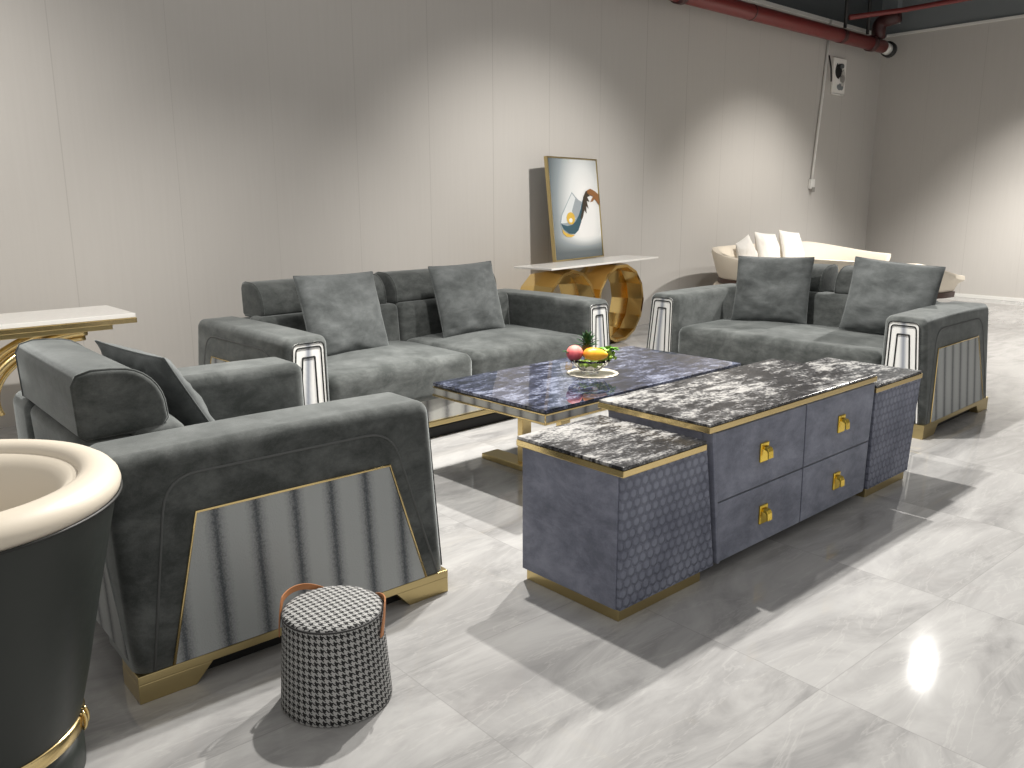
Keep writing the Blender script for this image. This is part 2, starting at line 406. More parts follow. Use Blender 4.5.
# ------------------------------------------------------------------ sofas
def lerp(a, b, t): return a+(b-a)*t
def make_sofa(root, W, nseat, bolsters, D=1.0, bol_len=None):
    """local frame: x across, front edge at y=0 facing -Y, back at y=D"""
    FL = .05                             # outward flare of the arm at the floor
    AT = .657                             # arm height
    su = M['suede']
    def xo(z): return W/2-FL*(z-.075)/(AT-.075)      # outer face of an arm
    inner = W/2-FL-.225
    for sgn, side in ((-1, 'left'), (1, 'right')):
        def warp(p, sgn=sgn):
            x, y, z = p; z = max(z, .0785); t = (z-.075)/(AT-.075)
            lx = (x-inner)/(W/2-inner)
            x = inner-.0 + lx*(xo(z)-inner)
            # soft crown on top, slightly lower at the front
            if z > AT-.02: z += .006*sin(pi*min(1, max(0, y/D)))
            return (sgn*x, y+.012*t, z)
        arm = rbox('armrest', (inner, W/2, 0, D, .01, AT), .042, su, root, warp, 4, (3, 8, 5))
        # outer side panel
        def S(d, z, off=0): return (sgn*(xo(z)+off), d, z)
        def plate(nm, quad, off, mat, thick=.004):
            q = [S(d, z, off) for d, z in quad]+[S(d, z, off-thick-.003) for d, z in quad]
            return from_pf(nm, q, [[0, 1, 2, 3], [4, 5, 6, 7], [0, 4, 5, 1], [1, 5, 6, 2], [2, 6, 7, 3], [3, 7, 4, 0]], mat, arm, False,
                           uvs=lambda c: (c.y/.118+.13, c.z))
        plate('side_panel', [(.088, .080), (.905, .080), (.800, .475), (.190, .475)], .0035, M['band'])
        tube('panel_trim', [S(.905, .080, .003), S(.800, .478, .003), S(.186, .478, .003), S(.084, .080, .003)], .0045, M['gold'], arm, seg=6)
        tube('piping', rounded_path([S(.955, .080, .000), S(.87, .585, .000), S(.17, .585, .000), S(.037, .080, .000)], .09, 6), .0042, M['seam_suede'], arm, seg=6)
        # front panel: nested trapezoid frames
        xm = lambda z: (inner+xo(z))/2
        hw = lambda z: (xo(z)-inner)/2
        yf = lambda z, o: .012*(z-.075)/(AT-.075)-o
        def FQ(ins, zt, o):
            return [Vector((sgn*(xm(.085)-hw(.085)+ins), yf(.085, o), .085)), Vector((sgn*(xm(zt)-hw(zt)+ins*1.05), yf(zt, o), zt)),
                    Vector((sgn*(xm(zt)+hw(zt)-ins*1.05), yf(zt, o), zt)), Vector((sgn*(xm(.085)+hw(.085)-ins), yf(.085, o), .085))]
        outer = rounded_path(FQ(.028, AT-.024, .002), .030, 5)
        n_ = len(outer)
        fp = from_pf('front_panel', outer+[p+Vector((0, .012, 0)) for p in outer], [list(range(n_)), list(range(2*n_-1, n_-1, -1))]+[[k, k+n_, (k+1) % n_+n_, (k+1) % n_] for k in range(n_)],
                     M['front'], arm, False, uvs=lambda c, sgn=sgn: ((sgn*c.x-xm(c.z))/hw(c.z), c.z))
        for ins, zt, rr, rad_ in ((.030, AT-.026, .0032, .028), (.046, AT-.046, .0038, .018), (.080, AT-.094, .0042, .004)):
            tube('front_piping', rounded_path(FQ(ins, zt, .003), rad_, 4), rr, M['dark_suede'], fp, seg=6)
        # brass strip and corner feet below
        box('base_strip', tuple(sorted((sgn*(W/2-.13), sgn*(W/2+.004))))+(-.004, D+.0, .054, .079), M['brass'], arm, .002)
        for y0, y1, sl in ((-.004, .20, 1), (D-.20, D, -1)):
            a_, b_ = (y0, y1-.05) if sl > 0 else (y0+.05, y1)
            pts = [(a_, .0), (b_, .0), (y1, .054), (y0, .054)]
            x0, x1 = sorted((sgn*(inner+(.06 if sl > 0 else .14)), sgn*(W/2+.003)))
            prism('foot', pts, 0, x0, x1, M['brass'], arm, .002)
    # plinth, front apron
    box('plinth', (-W/2+.05, W/2-.05, .06, D-.05, .0, .058), M['black'], root, .002)
    ap = from_pf('front_apron', *rbox_pf(-inner+.001, inner-.001, .025, .07, .105, .235, .006, 1), M['band_base'], root, False, uvs=lambda c: (c.x/.135, c.z))
    box('front_strip', (-inner+.001, inner-.001, .018, .07, .078, .104), M['brass'], root, .002)
    rbox('seat_base', (-inner-.01, inner+.01, .07, D-.16, .075, .30), .02, su, root)
    # back frame
    def bw(p):
        x, y, z = p; return (x, y+.05*(z-.4)-.02*0, z)
    bf = rbox('back_frame', (-inner-.02, inner+.02, D-.17, D-.01, .078, .645), .035, su, root, bw, 3, (4, 1, 3))
    q = [(-W/2+.06, D+.001, .10), (W/2-.06, D+.001, .10), (W/2-.20, D+.014, .50), (-W/2+.20, D+.014, .50)]
    from_pf('back_panel', q+[(a_, b_-.03, c_) for a_, b_, c_ in q], [[0, 1, 2, 3], [7, 6, 5, 4], [0, 4, 5, 1], [1, 5, 6, 2], [2, 6, 7, 3], [3, 7, 4, 0]], M['band'], bf, False, uvs=lambda c: (c.x/.118, c.z))
    # inner back cushions
    sw = 2*inner/nseat
    for k in range(nseat):
        x0 = -inner+k*sw+.003; x1 = x0+sw-.006
        def sw_(p, x0=x0, x1=x1):
            x, y, z = p; u = (x-x0)/(x1-x0)*2-1; v = (y-.02)/(D-.30)*2-1
            if z > .35: z += .035*(1-u*u*.9)*(1-min(1, v*v)*.8)+.005*noise.noise(Vector((x*5+k, y*5, 1)))
            return (x, y-.018*(1-u*u)*(1 if y < .2 else 0), z)
        rbox('seat_cushion', (x0, x1, .012, D-.28, .225, .445), .05, su, root, sw_, 4, (12, 10, 3))
        def bk(p, x0=x0, x1=x1):
            x, y, z = p; u = (x-x0)/(x1-x0)*2-1
            yy = y-.02*(1-u*u)*(1 if y < D-.22 else 0)+.09*(z-.45)
            return (x, yy, z)
        rbox('back_cushion', (x0, x1, D-.30, D-.15, .40, .668), .035, su, root, bk, 4, (8, 2, 4))
    # headrest bolsters: flat back, rounded front
    for (bx, bl) in bolsters:
        prof = []
        yb, zb, zt = D+.005, .652, .838
        prof += [(yb-.222, zb+.004), (yb-.02, zb), (yb-.004, zb+.012), (yb+.002, zt-.03), (yb-.012, zt-.004), (yb-.05, zt+.006), (yb-.10, zt+.004)]
        for q in range(1, 9):
            a = pi/2+ (pi/2)*q/8
            prof.append((yb-.115+.125*cos(a), zb+.055+(zt-zb-.055)*sin(a)+.002))
        prof += [(yb-.243, zb+.03)]
        b = prism('headrest', prof, 0, bx-bl/2, bx+bl/2, su, root, 0)
        bm = bmesh.new(); bm.from_mesh(b.data)
        caps = [f for f in bm.faces if len(f.verts) > 6]
        ed = [e for f in caps for e in f.edges]
        bmesh.ops.bevel(bm, geom=ed, offset=.014, segments=3, affect='EDGES', profile=.6)
        for f in bm.faces: f.smooth = True
        bm.to_mesh(b.data); bm.free()
        for sx in (-1, 1):
            tube('headrest_piping', [(bx+sx*(bl/2-.010), y, z) for y, z in prof], .0042, su, b, closed=True, seg=6)
    return root

PI2 = pi/2
# two-seat sofa against the back wall
s1 = thing('two_seat_sofa', 'long dark grey suede two-seat sofa standing parallel to the back wall', 'sofa', (2.895, 3.665, 0), rad(2.7))
make_sofa(s1, 2.42, 2, [(-.475, .83), (.43, .85)])
# armchair at the left, facing right
s2 = thing('armchair', 'grey suede armchair nearest the camera, its silver banded side turned to us', 'armchair', (1.555, 2.75, 0), PI2)
make_sofa(s2, 1.20, 1, [(.045, .70)])
# loveseat at the right, facing left
s3 = thing('loveseat', 'grey suede loveseat at the far right facing the coffee table', 'sofa', (4.56, 2.878, 0), -PI2+rad(2.6))
make_sofa(s3, 1.94, 1, [(-.37, .62), (.32, .58)])

def lpt(root, x, y, z): 
    c_, s_ = cos(root.rotation_euler[2]), sin(root.rotation_euler[2])
    return (root.location[0]+x*c_-y*s_, root.location[1]+x*s_+y*c_, z)
RL = rad(-17)
def on(root, label, x, y, z, tilt, yaw=0, roll=0, seed=0, size=.46, thick=.15, group=None):
    t = pillow(label, lpt(root, x, y, z+.028), (0, 0, 0), size, thick, seed, group); t.scale = (1, 1, .89)
    t.rotation_mode = 'XYZ'
    m_ = Matrix.Rotation(root.rotation_euler[2]+yaw, 4, 'Z') @ Matrix.Rotation(-tilt, 4, 'X') @ Matrix.Rotation(roll, 4, 'Y')
    t.rotation_euler = m_.to_euler()
    return t
on(s1, 'square grey pillow on the left seat of the long sofa', -.54, .50, .645, rad(19), rad(3), rad(1), 1, .52)
on(s1, 'square grey pillow on the right seat of the long sofa', .41, .55, .648, rad(17), rad(-1), rad(-1), 2, .51)
on(s2, 'grey pillow leaning on the headrest inside the armchair nearest the camera', .07, .645, .618, rad(30), rad(7), 0, 3, .49, .12)
on(s3, 'squat grey pillow on the loveseat, the left one, beside the far armrest', -.31, .56, .655, rad(15), rad(14), rad(-1), 4, .51, .15)
on(s3, 'grey pillow on the loveseat, the right one, against the near armrest', .48, .60, .655, rad(14), rad(12), rad(5), 5, .52, .15)

# ------------------------------------------------------------------ TV stand in three units
TR = rad(1.5); TX, TY = 1.822, 1.612
def tpos(x, y, z=0): return (TX+x*cos(TR)-y*sin(TR), TY+x*sin(TR)+y*cos(TR), z)
def side_unit(x, label, wt, wb_, flip, top_label=None):
    t = thing('side_cabinet', label, 'cabinet', tpos(x, 0), TR, 'low side units of the TV stand')
    D = .44
    # body tapers toward the floor on its free side
    xa0, xa1 = (0, wt) if flip else (0, wt)
    xb0, xb1 = (0, wb_) if flip else (wt-wb_, wt)
    def quadbody(nm, y0, y1, mat, ins=0, z0=.042, z1=.478, parent=t):
        pts = [(xb0+ins, z0), (xb1-ins, z0), (xa1-ins, z1), (xa0+ins, z1)]
        return prism(nm, pts, 1, y0, y1, mat, parent, .003)
    if label.endswith('camera'): xa1 = wt-.018; xb1 = wt+.052
    quadbody('body', .016, D, M['blue_suede'])
    quadbody('front_panel', .0, .0155, M['hex'], .004)
    x0, x1 = (0, wb_) if flip else (wt-wb_, wt)
    box('plinth', (x0+.012, x1-.012, .012, D-.01, 0, .041), M['brass'], t, .002)
    box('top_trim', (-.000, wt-(.03 if label.endswith('camera') else 0), -.004, D+.03, .479, .500), M['gold'], t, .002)
    box('marble_top', (.002, wt-.002-(.03 if label.endswith('camera') else 0), -.002, D+.028, .501, .512), M['marble'], t, .0015)
    return t
side_unit(0, 'low side unit of the TV stand at its left end, nearest the camera', .455, .455, True)
side_unit(1.657, 'low side unit of the TV stand at its right end, beside the loveseat', .465, .415, True)
tv = thing('tv_cabinet', 'raised middle unit of the blue-grey TV stand with four drawers', 'cabinet', tpos(.443, .0), TR)
CW = 1.205
prism('body', [(.073, .045), (1.199, .045), (1.200, .530), (.006, .530)], 1, .035, .455, M['blue_suede'], tv, .003)
prism('side_frame', [(.073, .045), (.090, .045), (.026, .530), (.008, .530)], 1, -.006, .0345, M['blue_suede'], tv, .003)
box('plinth', (.13, 1.13, .07, .42, 0, .044), M['black'], tv, .002)
box('top_trim', (-.006, CW+.004, -.004, .495, .532, .553), M['gold'], tv, .002)
box('marble_top', (-.004, CW+.002, -.002, .493, .554, .563), M['marble'], tv, .0015)
zs = .272
def xl(z): return .094-.066*(z-.045)/(.485)
def xr(z): return 1.172+.026*(z-.045)/(.485)
def xm_(z): return .640-.012*(z-.045)/(.485)
def drawer(x0b, x0t, x1b, x1t, z0, z1):
    d_ = prism('drawer', [(x0b, z0), (x1b, z0), (x1t, z1), (x0t, z1)], 1, -.002, .033, M['blue_suede'], tv, .003)
    hx, hz = (x0b+x0t+x1b+x1t)/4, (z0+z1)/2
    h = box('handle', (hx-.026, hx+.026, -.010, -.0022, hz-.036, hz+.036), M['bright_gold'], d_, .003)
    # folded tab hanging from the plate
    tb = [(-.011, hz+.024), (-.028, hz+.020), (-.034, hz+.008), (-.036, hz-.018), (-.030, hz-.018), (-.028, hz+.004), (-.022, hz+.010), (-.011, hz+.012)]
    prism('pull_tab', tb, 0, hx-.015, hx+.015, M['bright_gold'], h, .001) if False else prism('handle_tab', tb, 0, hx-.015, hx+.015, M['bright_gold'], d_, .001)
    return d_
for z0, z1 in ((.047, zs-.003), (zs+.003, .526)):
    drawer(xl(z0), xl(z1), xm_(z0)-.0035, xm_(z1)-.0035, z0, z1)
    drawer(xm_(z0)+.0035, xm_(z1)+.0035, xr(z0), xr(z1), z0, z1)

# ------------------------------------------------------------------ coffee table
ct = thing('coffee_table', 'low coffee table with a glossy blue granite top and gold base', 'coffee table', (2.290, 2.452, 0), rad(2.4))
CL, CD = 1.46, .745
prism('granite_top', [(0, 0), (CL, 0), (CL, CD), (0, CD)], 2, .436, .450, M['granite'], ct, .002)
box('shadow_gap', (.004, CL-.004, .004, CD-.004, .428, .4355), M['black'], ct, .001)
ap = prism('apron', [(0.002, 0.002), (CL-.002, 0.002), (CL-.002, CD-.002), (.002, CD-.002)], 2, .392, .4275, M['band_base'], ct, 0, uvs=lambda c: ((c.x+c.y)/.10, c.z))
tube('apron_trim', [(0, 0, .390), (CL, 0, .390), (CL, CD, .390), (0, CD, .390)], .0055, M['gold'], ct, True, 6)
tube('corner_trim', [(0, 0, .390), (0, 0, .428)], .004, M['gold'], ct, False, 6)
tube('upper_trim', [(0, 0, .4285), (CL, 0, .4285), (CL, CD, .4285), (0, CD, .4285)], .0035, M['gold'], ct, True, 6)
box('under_panel', (.05, CL-.05, .05, CD-.05, .372, .3915), M['black'], ct, .002)
for lx in (.36, 1.12):
    box('base_bar', (lx-.035, lx+.075, .03, CD+.03, 0.0, .028), M['brass'], ct, .004)
    for ly in (.24, .50):
        box('leg', (lx-.01, lx+.05, ly, ly+.035, .0285, .3715), M['gold'], ct, .003)

def cpos(x, y, z): 
    a = rad(2.6); return (2.29+x*cos(a)-y*sin(a), 2.412+x*sin(a)+y*cos(a), z)
BX, BY = 2.960, 2.850
TZ = .4502
dl = lathe('lace_doily', [(0, TZ), (.125, TZ), (.128, TZ+.0012), (.125, TZ+.0025), (.118, TZ+.002), (.0, TZ+.002)], plain('cream_lace', (.62, .58, .48), .8), None, 60)
dl.location = (BX+.02, BY, 0); tag(dl, 'round cream doily under the fruit bowl on the coffee table', 'doily')
# scalloped edge on the doily
me = dl.data
for v_ in me.vertices:
    r_ = math.hypot(v_.co.x, v_.co.y)
    if r_ > .11:
        k_ = 1+.03*sin(math.atan2(v_.co.y, v_.co.x)*20); v_.co.x *= k_; v_.co.y *= k_
s = NT('clear_glass'); s.set((1, 1, 1), .06, 0, Transmission_Weight=1.0, IOR=1.22); M['glass'] = s.m
bt = thing('fruit_bowl', 'clear cut-glass bowl of artificial fruit on the coffee table', 'bowl', (BX, BY, TZ+.003))
bo = lathe('bowl_body', [(0, .0), (.042, 0), (.046, .006), (.040, .012), (.052, .020), (.078, .038), (.098, .062), (.106, .076), (.102, .077), (.092, .062), (.072, .042), (.046, .025), (.03, .017), (0, .015)], M['glass'], bt, 64)
for v_ in bo.data.vertices:
    r_ = math.hypot(v_.co.x, v_.co.y)
    if r_ > .05:
        k_ = 1+.025*cos(math.atan2(v_.co.y, v_.co.x)*16); v_.co.x *= k_; v_.co.y *= k_
def fruit(name, label, loc, r, sc, mat, rot=(0, 0, 0), squash=None):
    v, f = rbox_pf(-r, r, -r, r, -r, r, r*.999, 6, 1, 1, 1)
    v = [Vector((p.x*sc[0], p.y*sc[1], p.z*sc[2])) for p in v]
    if squash: v = [squash(p) for p in v]
    o = from_pf(name, v, f, mat, None); o.location = loc; o.rotation_euler = rot
    return tag(o, label, 'fruit', None)
s = NT('peach_skin'); sp = s.n('SeparateXYZ', i_0=s.coord()); nz = s.noise(s.coord(), 20, 3)
c = s.ramp(s.math('MULTIPLY_ADD', sp.outputs[2], 12, s.math('ADD', .0, nz)), [(.1, (.16, .02, .03)), (.45, (.62, .10, .12)), (.9, (.85, .27, .22))]); s.set(c, .55); M['peach'] = s.m
s = NT('mango_skin'); nz = s.noise(s.coord(), 14, 3); c = s.ramp(nz, [(.3, (.80, .22, .02)), (.6, (.95, .48, .03))]); s.set(c, .4); M['mango'] = s.m
M['leaf'] = plain('bright_green_leaf', (.13, .34, .03), .45); M['dleaf'] = plain('dark_green_leaf', (.02, .075, .02), .45)
M['grape'] = plain('green_grape', (.30, .46, .06), .25, Specular_IOR_Level=.6)
M['pine'] = plain('pineapple_skin', (.13, .11, .02), .6)
bz = TZ+.003
fruit('peach', 'pink peach at the left rim of the glass bowl', (BX-.075, BY+.032, bz+.105), .041, (1, 1, .95), M['peach'])
def mango_sq(p): return Vector((p.x, p.y*(1-.25*(p.x/.07)), p.z*(1-.2*(p.x/.07))))
fruit('mango', 'orange-yellow mango lying across the glass bowl', (BX-.010, BY-.047, bz+.102), .035, (1.75, .95, .9), M['mango'], (0, rad(5), rad(-38)), mango_sq)
def leafmesh(vs_, fs_, base, dirv, upv, ln, wd, curl=.3):
    dirv = dirv.normalized(); side = dirv.cross(upv).normalized(); nn = side.cross(dirv).normalized(); b0 = len(vs_); K = 5
    for k in range(K+1):
        t = k/K; c_ = base+dirv*ln*t+nn*(-curl*ln*t*t); ww = wd*math.sin(pi*min(.98, t*.9+.1))**.8
        vs_ += [c_-side*ww+nn*ww*.3, c_, c_+side*ww+nn*ww*.3]
    for k in range(K):
        for q in range(2): fs_.append([b0+k*3+q, b0+k*3+q+1, b0+(k+1)*3+q+1, b0+(k+1)*3+q])
    # give the leaf a back face so that it has thickness
    b1 = len(vs_)
    for q in range(b0, b1): vs_.append(vs_[q]-nn*.0012)
    for k in range(K):
        for q in range(2): fs_.append([b1+k*3+q, b1+(k+1)*3+q, b1+(k+1)*3+q+1, b1+k*3+q+1])
# pineapple: small dark fruit with crown
pt = thing('pineapple', 'small dark green pineapple with a spiky crown behind the mango', 'fruit', (BX+.030, BY+.050, bz+.100))
lathe('pineapple_body', [(0, -.035), (.018, -.032), (.030, -.015), (.032, .005), (.026, .024), (.012, .034), (0, .035)], M['pine'], pt, 20)
V_, F_ = [], []
for k in range(26):
    a = k*2.4; el = .35+1.1*(k/26); 
    leafmesh(V_, F_, Vector((cos(a)*.006, sin(a)*.006, .02+.0016*k)), Vector((cos(a)*cos(el), sin(a)*cos(el), sin(el))), Vector((0, 0, 1)), .066-.0008*k, .0095, .15)
from_pf('crown', V_, F_, M['dleaf'], pt)
gb = thing('grape_bunch', 'bunch of green grapes with leaves at the right of the bowl', 'fruit', (BX+.078, BY-.036, bz+.082))
V_, F_ = [], []
random.seed(3)
for k in range(84):
    a = random.uniform(0, 2*pi); rr = random.uniform(0, .044); zz = random.uniform(-.028, .030)*(1-rr/.07)
    if k >= 40:
        qx, qy = random.uniform(-1, 1), random.uniform(-1, 1)
        if qx*qx+qy*qy > 1: continue
        tx, ty = -.078+qx*.062, .036+qy*.062; a = math.atan2(ty, tx); rr = math.hypot(tx, ty); zz = random.uniform(-.040, -.026)
    v, f = rbox_pf(-.0098, .0098, -.0098, .0098, -.0098, .0098, .0097, 3, 1, 1, 1); b0 = len(V_)
    V_ += [p+Vector((cos(a)*rr, sin(a)*rr, zz)) for p in v]; F_ += [[q+b0 for q in g_] for g_ in f]
from_pf('grapes', V_, F_, M['grape'], gb)
V_, F_ = [], []
for k in range(17):
    a = random.uniform(0, 2*pi); el = random.uniform(-.1, 1.0); p = Vector((cos(a)*.014, sin(a)*.014, random.uniform(.012, .040)))
    leafmesh(V_, F_, p, Vector((cos(a)*cos(el), sin(a)*cos(el), sin(el))), Vector((0, 0, 1)), random.uniform(.032, .050), .017, .4)
from_pf('grape_leaves', V_, F_, M['leaf'], gb)
V_, F_ = [], []
for a in (2.2, 2.9, 3.6): leafmesh(V_, F_, Vector((0, 0, 0)), Vector((cos(a), sin(a), .35)), Vector((0, 0, 1)), .04, .010, .2)
lf = from_pf('leaf_sprig', V_, F_, M['dleaf']); lf.location = (BX-.092, BY+.050, bz+.108); tag(lf, 'small green leaf sprig beside the peach in the bowl', 'leaf')

# ------------------------------------------------------------------ ottoman
ot = thing('ottoman', 'small round houndstooth ottoman with tan leather handles on the floor', 'ottoman', (.968, 1.846, 0))
R0, R1, OH = .146, .129, .258
def ot_uv_side():
    vs_, fs_, uv_ = [], [], []
    N, K = 72, 12
    prof = [(R0*.97, .0), (R0, .006)]+[(lerp(R0, R1, k/K), lerp(.006, OH-.008, k/K)) for k in range(1, K+1)]
    me = bpy.data.meshes.new('cover')
    vs_ = [(r*cos(2*pi*a/N), r*sin(2*pi*a/N), z) for a in range(N) for r, z in prof]; n = len(prof)
    fs_ = [[a*n+q, ((a+1) % N)*n+q, ((a+1) % N)*n+q+1, a*n+q+1] for a in range(N) for q in range(n-1)]
    me.from_pydata(vs_, [], fs_); ul = me.uv_layers.new(name='UVMap')
    T_ = 50
    for p in me.polygons:
        a = p.index//(n-1)
        for li in p.loop_indices:
            vi = me.loops[li].vertex_index; av = vi//n; aa = av if av >= a else N
            if a == N-1 and av == 0: aa = N
            ul.data[li].uv = (aa/N*T_, prof[vi % n][1]/(2*pi*.139/T_))
    return link('cover_side', me, M['hound'], ot)
ot_uv_side()
me = bpy.data.meshes.new('cover_top'); vs_, fs_ = [], []
N = 72; prof = [(R1, OH-.008), (R1-.002, OH-.002), (R1-.008, OH+.002), (R1*.8, OH+.006), (R1*.4, OH+.009), (.001, OH+.010)]
n = len(prof)
vs_ = [(r*cos(2*pi*a/N), r*sin(2*pi*a/N), z) for a in range(N) for r, z in prof]
fs_ = [[a*n+q, ((a+1) % N)*n+q, ((a+1) % N)*n+q+1, a*n+q+1] for a in range(N) for q in range(n-1)]
me.from_pydata(vs_, [], fs_); ul = me.uv_layers.new(name='UVMap')
for lp in me.loops:
    c_ = me.vertices[lp.vertex_index].co; ul.data[lp.index].uv = (c_.x/.0172, c_.y/.0172)
link('cover_top', me, M['hound'], ot)
tube('top_welt', [(R1*cos(a*pi/24), R1*sin(a*pi/24), OH-.006) for a in range(48)], .0028, M['black_rubber'], ot, True, 6)
lathe('bottom_pad', [(0, .0005), (R0*.96, .0005), (R0*.97, .003), (0, .003)], M['black'], ot, 48)
# bail handle: one tan strap from side to side that rests behind the lid
V_, F_ = [], []
K = 60
def hp(t):
    th = rad(-58)+t*rad(212)
    e_ = min(1, sin(pi*min(1, max(0, t)))*3.4)
    z = .196+(OH-.196+.004)*e_**.8-.050*math.exp(-((t-.45)/.17)**2)+(.014*sin(pi*(t-.6)/.4) if t > .6 else 0)
    r_ = lerp(R0, R1, min(1, max(0, z)/OH))+.004+.004*sin(pi*min(1, max(0, t)))
    return th, z, r_
for k in range(K+1):
    t = k/K; th, z, r_ = hp(t); t0, z0, _ = hp(t-.01); t1, z1, _ = hp(t+.01)
    du, dz_ = (t1-t0)*r_, (z1-z0)
    if k in (0, K): du, dz_ = 0, (1 if k == 0 else -1)
    l_ = math.hypot(du, dz_); nu, nz_ = -dz_/l_, du/l_
    for dr, w_ in ((0, -.008), (0, .008), (.003, .008), (.003, -.008)):
        a_ = th+nu*w_/r_; V_.append(Vector(((r_+dr)*cos(a_), (r_+dr)*sin(a_), z+nz_*w_)))
for k in range(K):
    for q in range(4): F_.append([k*4+q, k*4+(q+1) % 4, (k+1)*4+(q+1) % 4, (k+1)*4+q])
F_ += [[0, 1, 2, 3], [K*4+3, K*4+2, K*4+1, K*4]]
from_pf('handle', V_, F_, M['tan'], ot, False)

# ------------------------------------------------------------------ barrel chair (left foreground)
bc = thing('barrel_chair', 'cream and black leather barrel chair cut off by the left edge', 'chair', (.165, 2.065, 0), rad(0))
def ring_surface(name, prof, a0, a1, mat, parent, K=64, closed=True, zmod=None):
    """sweep a closed (r,z) profile from angle a0 to a1 and cap the ends"""
    n = len(prof); vs_, fs_ = [], []
    for k in range(K+1):
        a = lerp(a0, a1, k/K)
        for r, z in prof:
            if zmod: r, z = zmod(r, z, a)
            vs_.append((r*cos(a), r*sin(a), z))
    for k in range(K):
        for q in range(n): fs_.append([k*n+q, k*n+(q+1) % n, (k+1)*n+(q+1) % n, (k+1)*n+q])
    fs_ += [list(range(n))[::-1], [K*n+q for q in range(n)]]
    return from_pf(name, vs_, fs_, mat, parent, True, auto=rad(60))
A0, A1 = rad(-128), rad(128)            # open towards -X
zr = lambda a: .0
shell = [(.236, .148), (.262, .25), (.300, .42), (.338, .58), (.360, .672), (.345, .675), (.318, .58), (.28, .42), (.24, .25), (.215, .148)]
ring_surface('outer_shell', shell, A0, A1, M['shell'], bc)
rim = []
for q in range(16):
    a = 2*pi*q/16; rim.append((.325+.044*cos(a), .692+.034*sin(a)-.006*cos(a)))
ring_surface('rim_roll', rim, A0-.05, A1+.05, M['cream_leather'], bc)
tube('rim_piping', [(.367*cos(lerp(A0, A1, k/60)), .367*sin(lerp(A0, A1, k/60)), .668) for k in range(61)], .004, M['shell_seam'], bc, seg=6)
inn = [(.262, .40), (.300, .55), (.318, .66), (.300, .700), (.268, .704), (.238, .672), (.218, .60), (.205, .50), (.20, .40)]
ring_surface('inner_back', inn, A0, A1, M['cream_leather'], bc)
lathe('seat_cushion', [(0, .30), (.20, .30), (.208, .33), (.205, .44), (.19, .47), (.10, .485), (0, .49)], M['cream_leather'], bc, 48)
lathe('seat_base', [(0, .149), (.21, .149), (.205, .29), (0, .29)], M['shell'], bc, 48)
lathe('gold_band', [(.20, .112), (.236, .112), (.240, .116), (.240, .143), (.236, .147), (.20, .147)], M['gold'], bc, 64)
lathe('base_drum', [(0, .0), (.222, .0), (.230, .006), (.232, .111), (0, .111)], M['shell'], bc, 64)
# gold clasp on the band
cl_a = rad(-24)
for k, da in enumerate((-.045, .045)):
    a = cl_a+da; p = Vector((.240*cos(a), .240*sin(a), .130))
    tube('clasp', rounded_path([p+Vector((0, 0, -.022)), p+Vector((.006, -.004, -.01)), p+Vector((.006, -.004, .012)), p+Vector((0, 0, .024))], .01, 4), .0042, M['gold'], bc, seg=6)

# ------------------------------------------------------------------ consoles
c1 = thing('console_table', 'console table with white top on two faceted mirror-gold rings behind the sofa', 'console table', (4.640, 4.905, 0), rad(10.8))
KW, KD = 1.735, .385
prism('top_slab', [(0, 0), (KW, 0), (KW, KD), (0, KD)], 2, .734, .750, M['white_stone'], c1, .003)
def facet_ring(cx, rx, rz, cz, y0, y1, parent, twist=0):
    # faceted oval band: wide polygonal hoop
    n = 14; vs_, fs_ = [], []
    for k in range(n):
        a = 2*pi*k/n+twist
        for (ys, sc, th) in ((y0, 1, 0), ((y0+y1)/2, 1.06, 0), (y1, .96, 0), (y1, .90, 0), ((y0+y1)/2, .985, 0), (y0, .93, 0)):
            vs_.append((cx+rx*sc*cos(a), ys, max(.002, min(.732, cz+rz*sc*sin(a)))))
    for k in range(n):
        for q in range(6): fs_.append([k*6+q, k*6+(q+1) % 6, ((k+1) % n)*6+(q+1) % 6, ((k+1) % n)*6+q])
    return from_pf('ring_leg', vs_, fs_, M['mirror_gold'], parent, True, auto=rad(12))
facet_ring(1.13, .40, .355, .362, .03, .36, c1)
facet_ring(.34, .37, .355, .362, .03, .36, c1, .2)

c2 = thing('console_table', 'console table with white top and gold edge at the left of the back wall', 'console table', (-.25, 4.55, 0), rad(1.5))
LW = 1.62
prism('top_slab', [(0, 0), (LW, 0), (LW, .46), (0, .46)], 2, .700, .722, M['white_stone'], c2, .003)
box('top_trim', (-.004, LW+.004, -.004, .464, .672, .699), M['gold'], c2, .003)
box('apron', (.10, LW-.10, .06, .40, .640, .671), M['brass'], c2, .003)
for cx_ in (.42, 1.40):
    for rr_, yy in ((.35, .09), (.30, .13)):
        tube('ring_leg', [(cx_+(.48 if rr_ > .32 else .43)*cos(a*pi/60)*1.0, yy, .330+(.307 if rr_ > .32 else .270)*sin(a*pi/60)) for a in range(30, 66)], .020 if rr_ > .32 else .013, M['gold'], c2, False, 10)
        tube('ring_leg', [(cx_+(.48 if rr_ > .32 else .43)*cos(a*pi/60)*1.0, yy+.22, .330+(.307 if rr_ > .32 else .270)*sin(a*pi/60)) for a in range(30, 66)], .020 if rr_ > .32 else .013, M['gold'], c2, False, 10)
    box('base_block', (cx_-.2, cx_+.2, .06, .36, .0, .021), M['gold'], c2, .003)

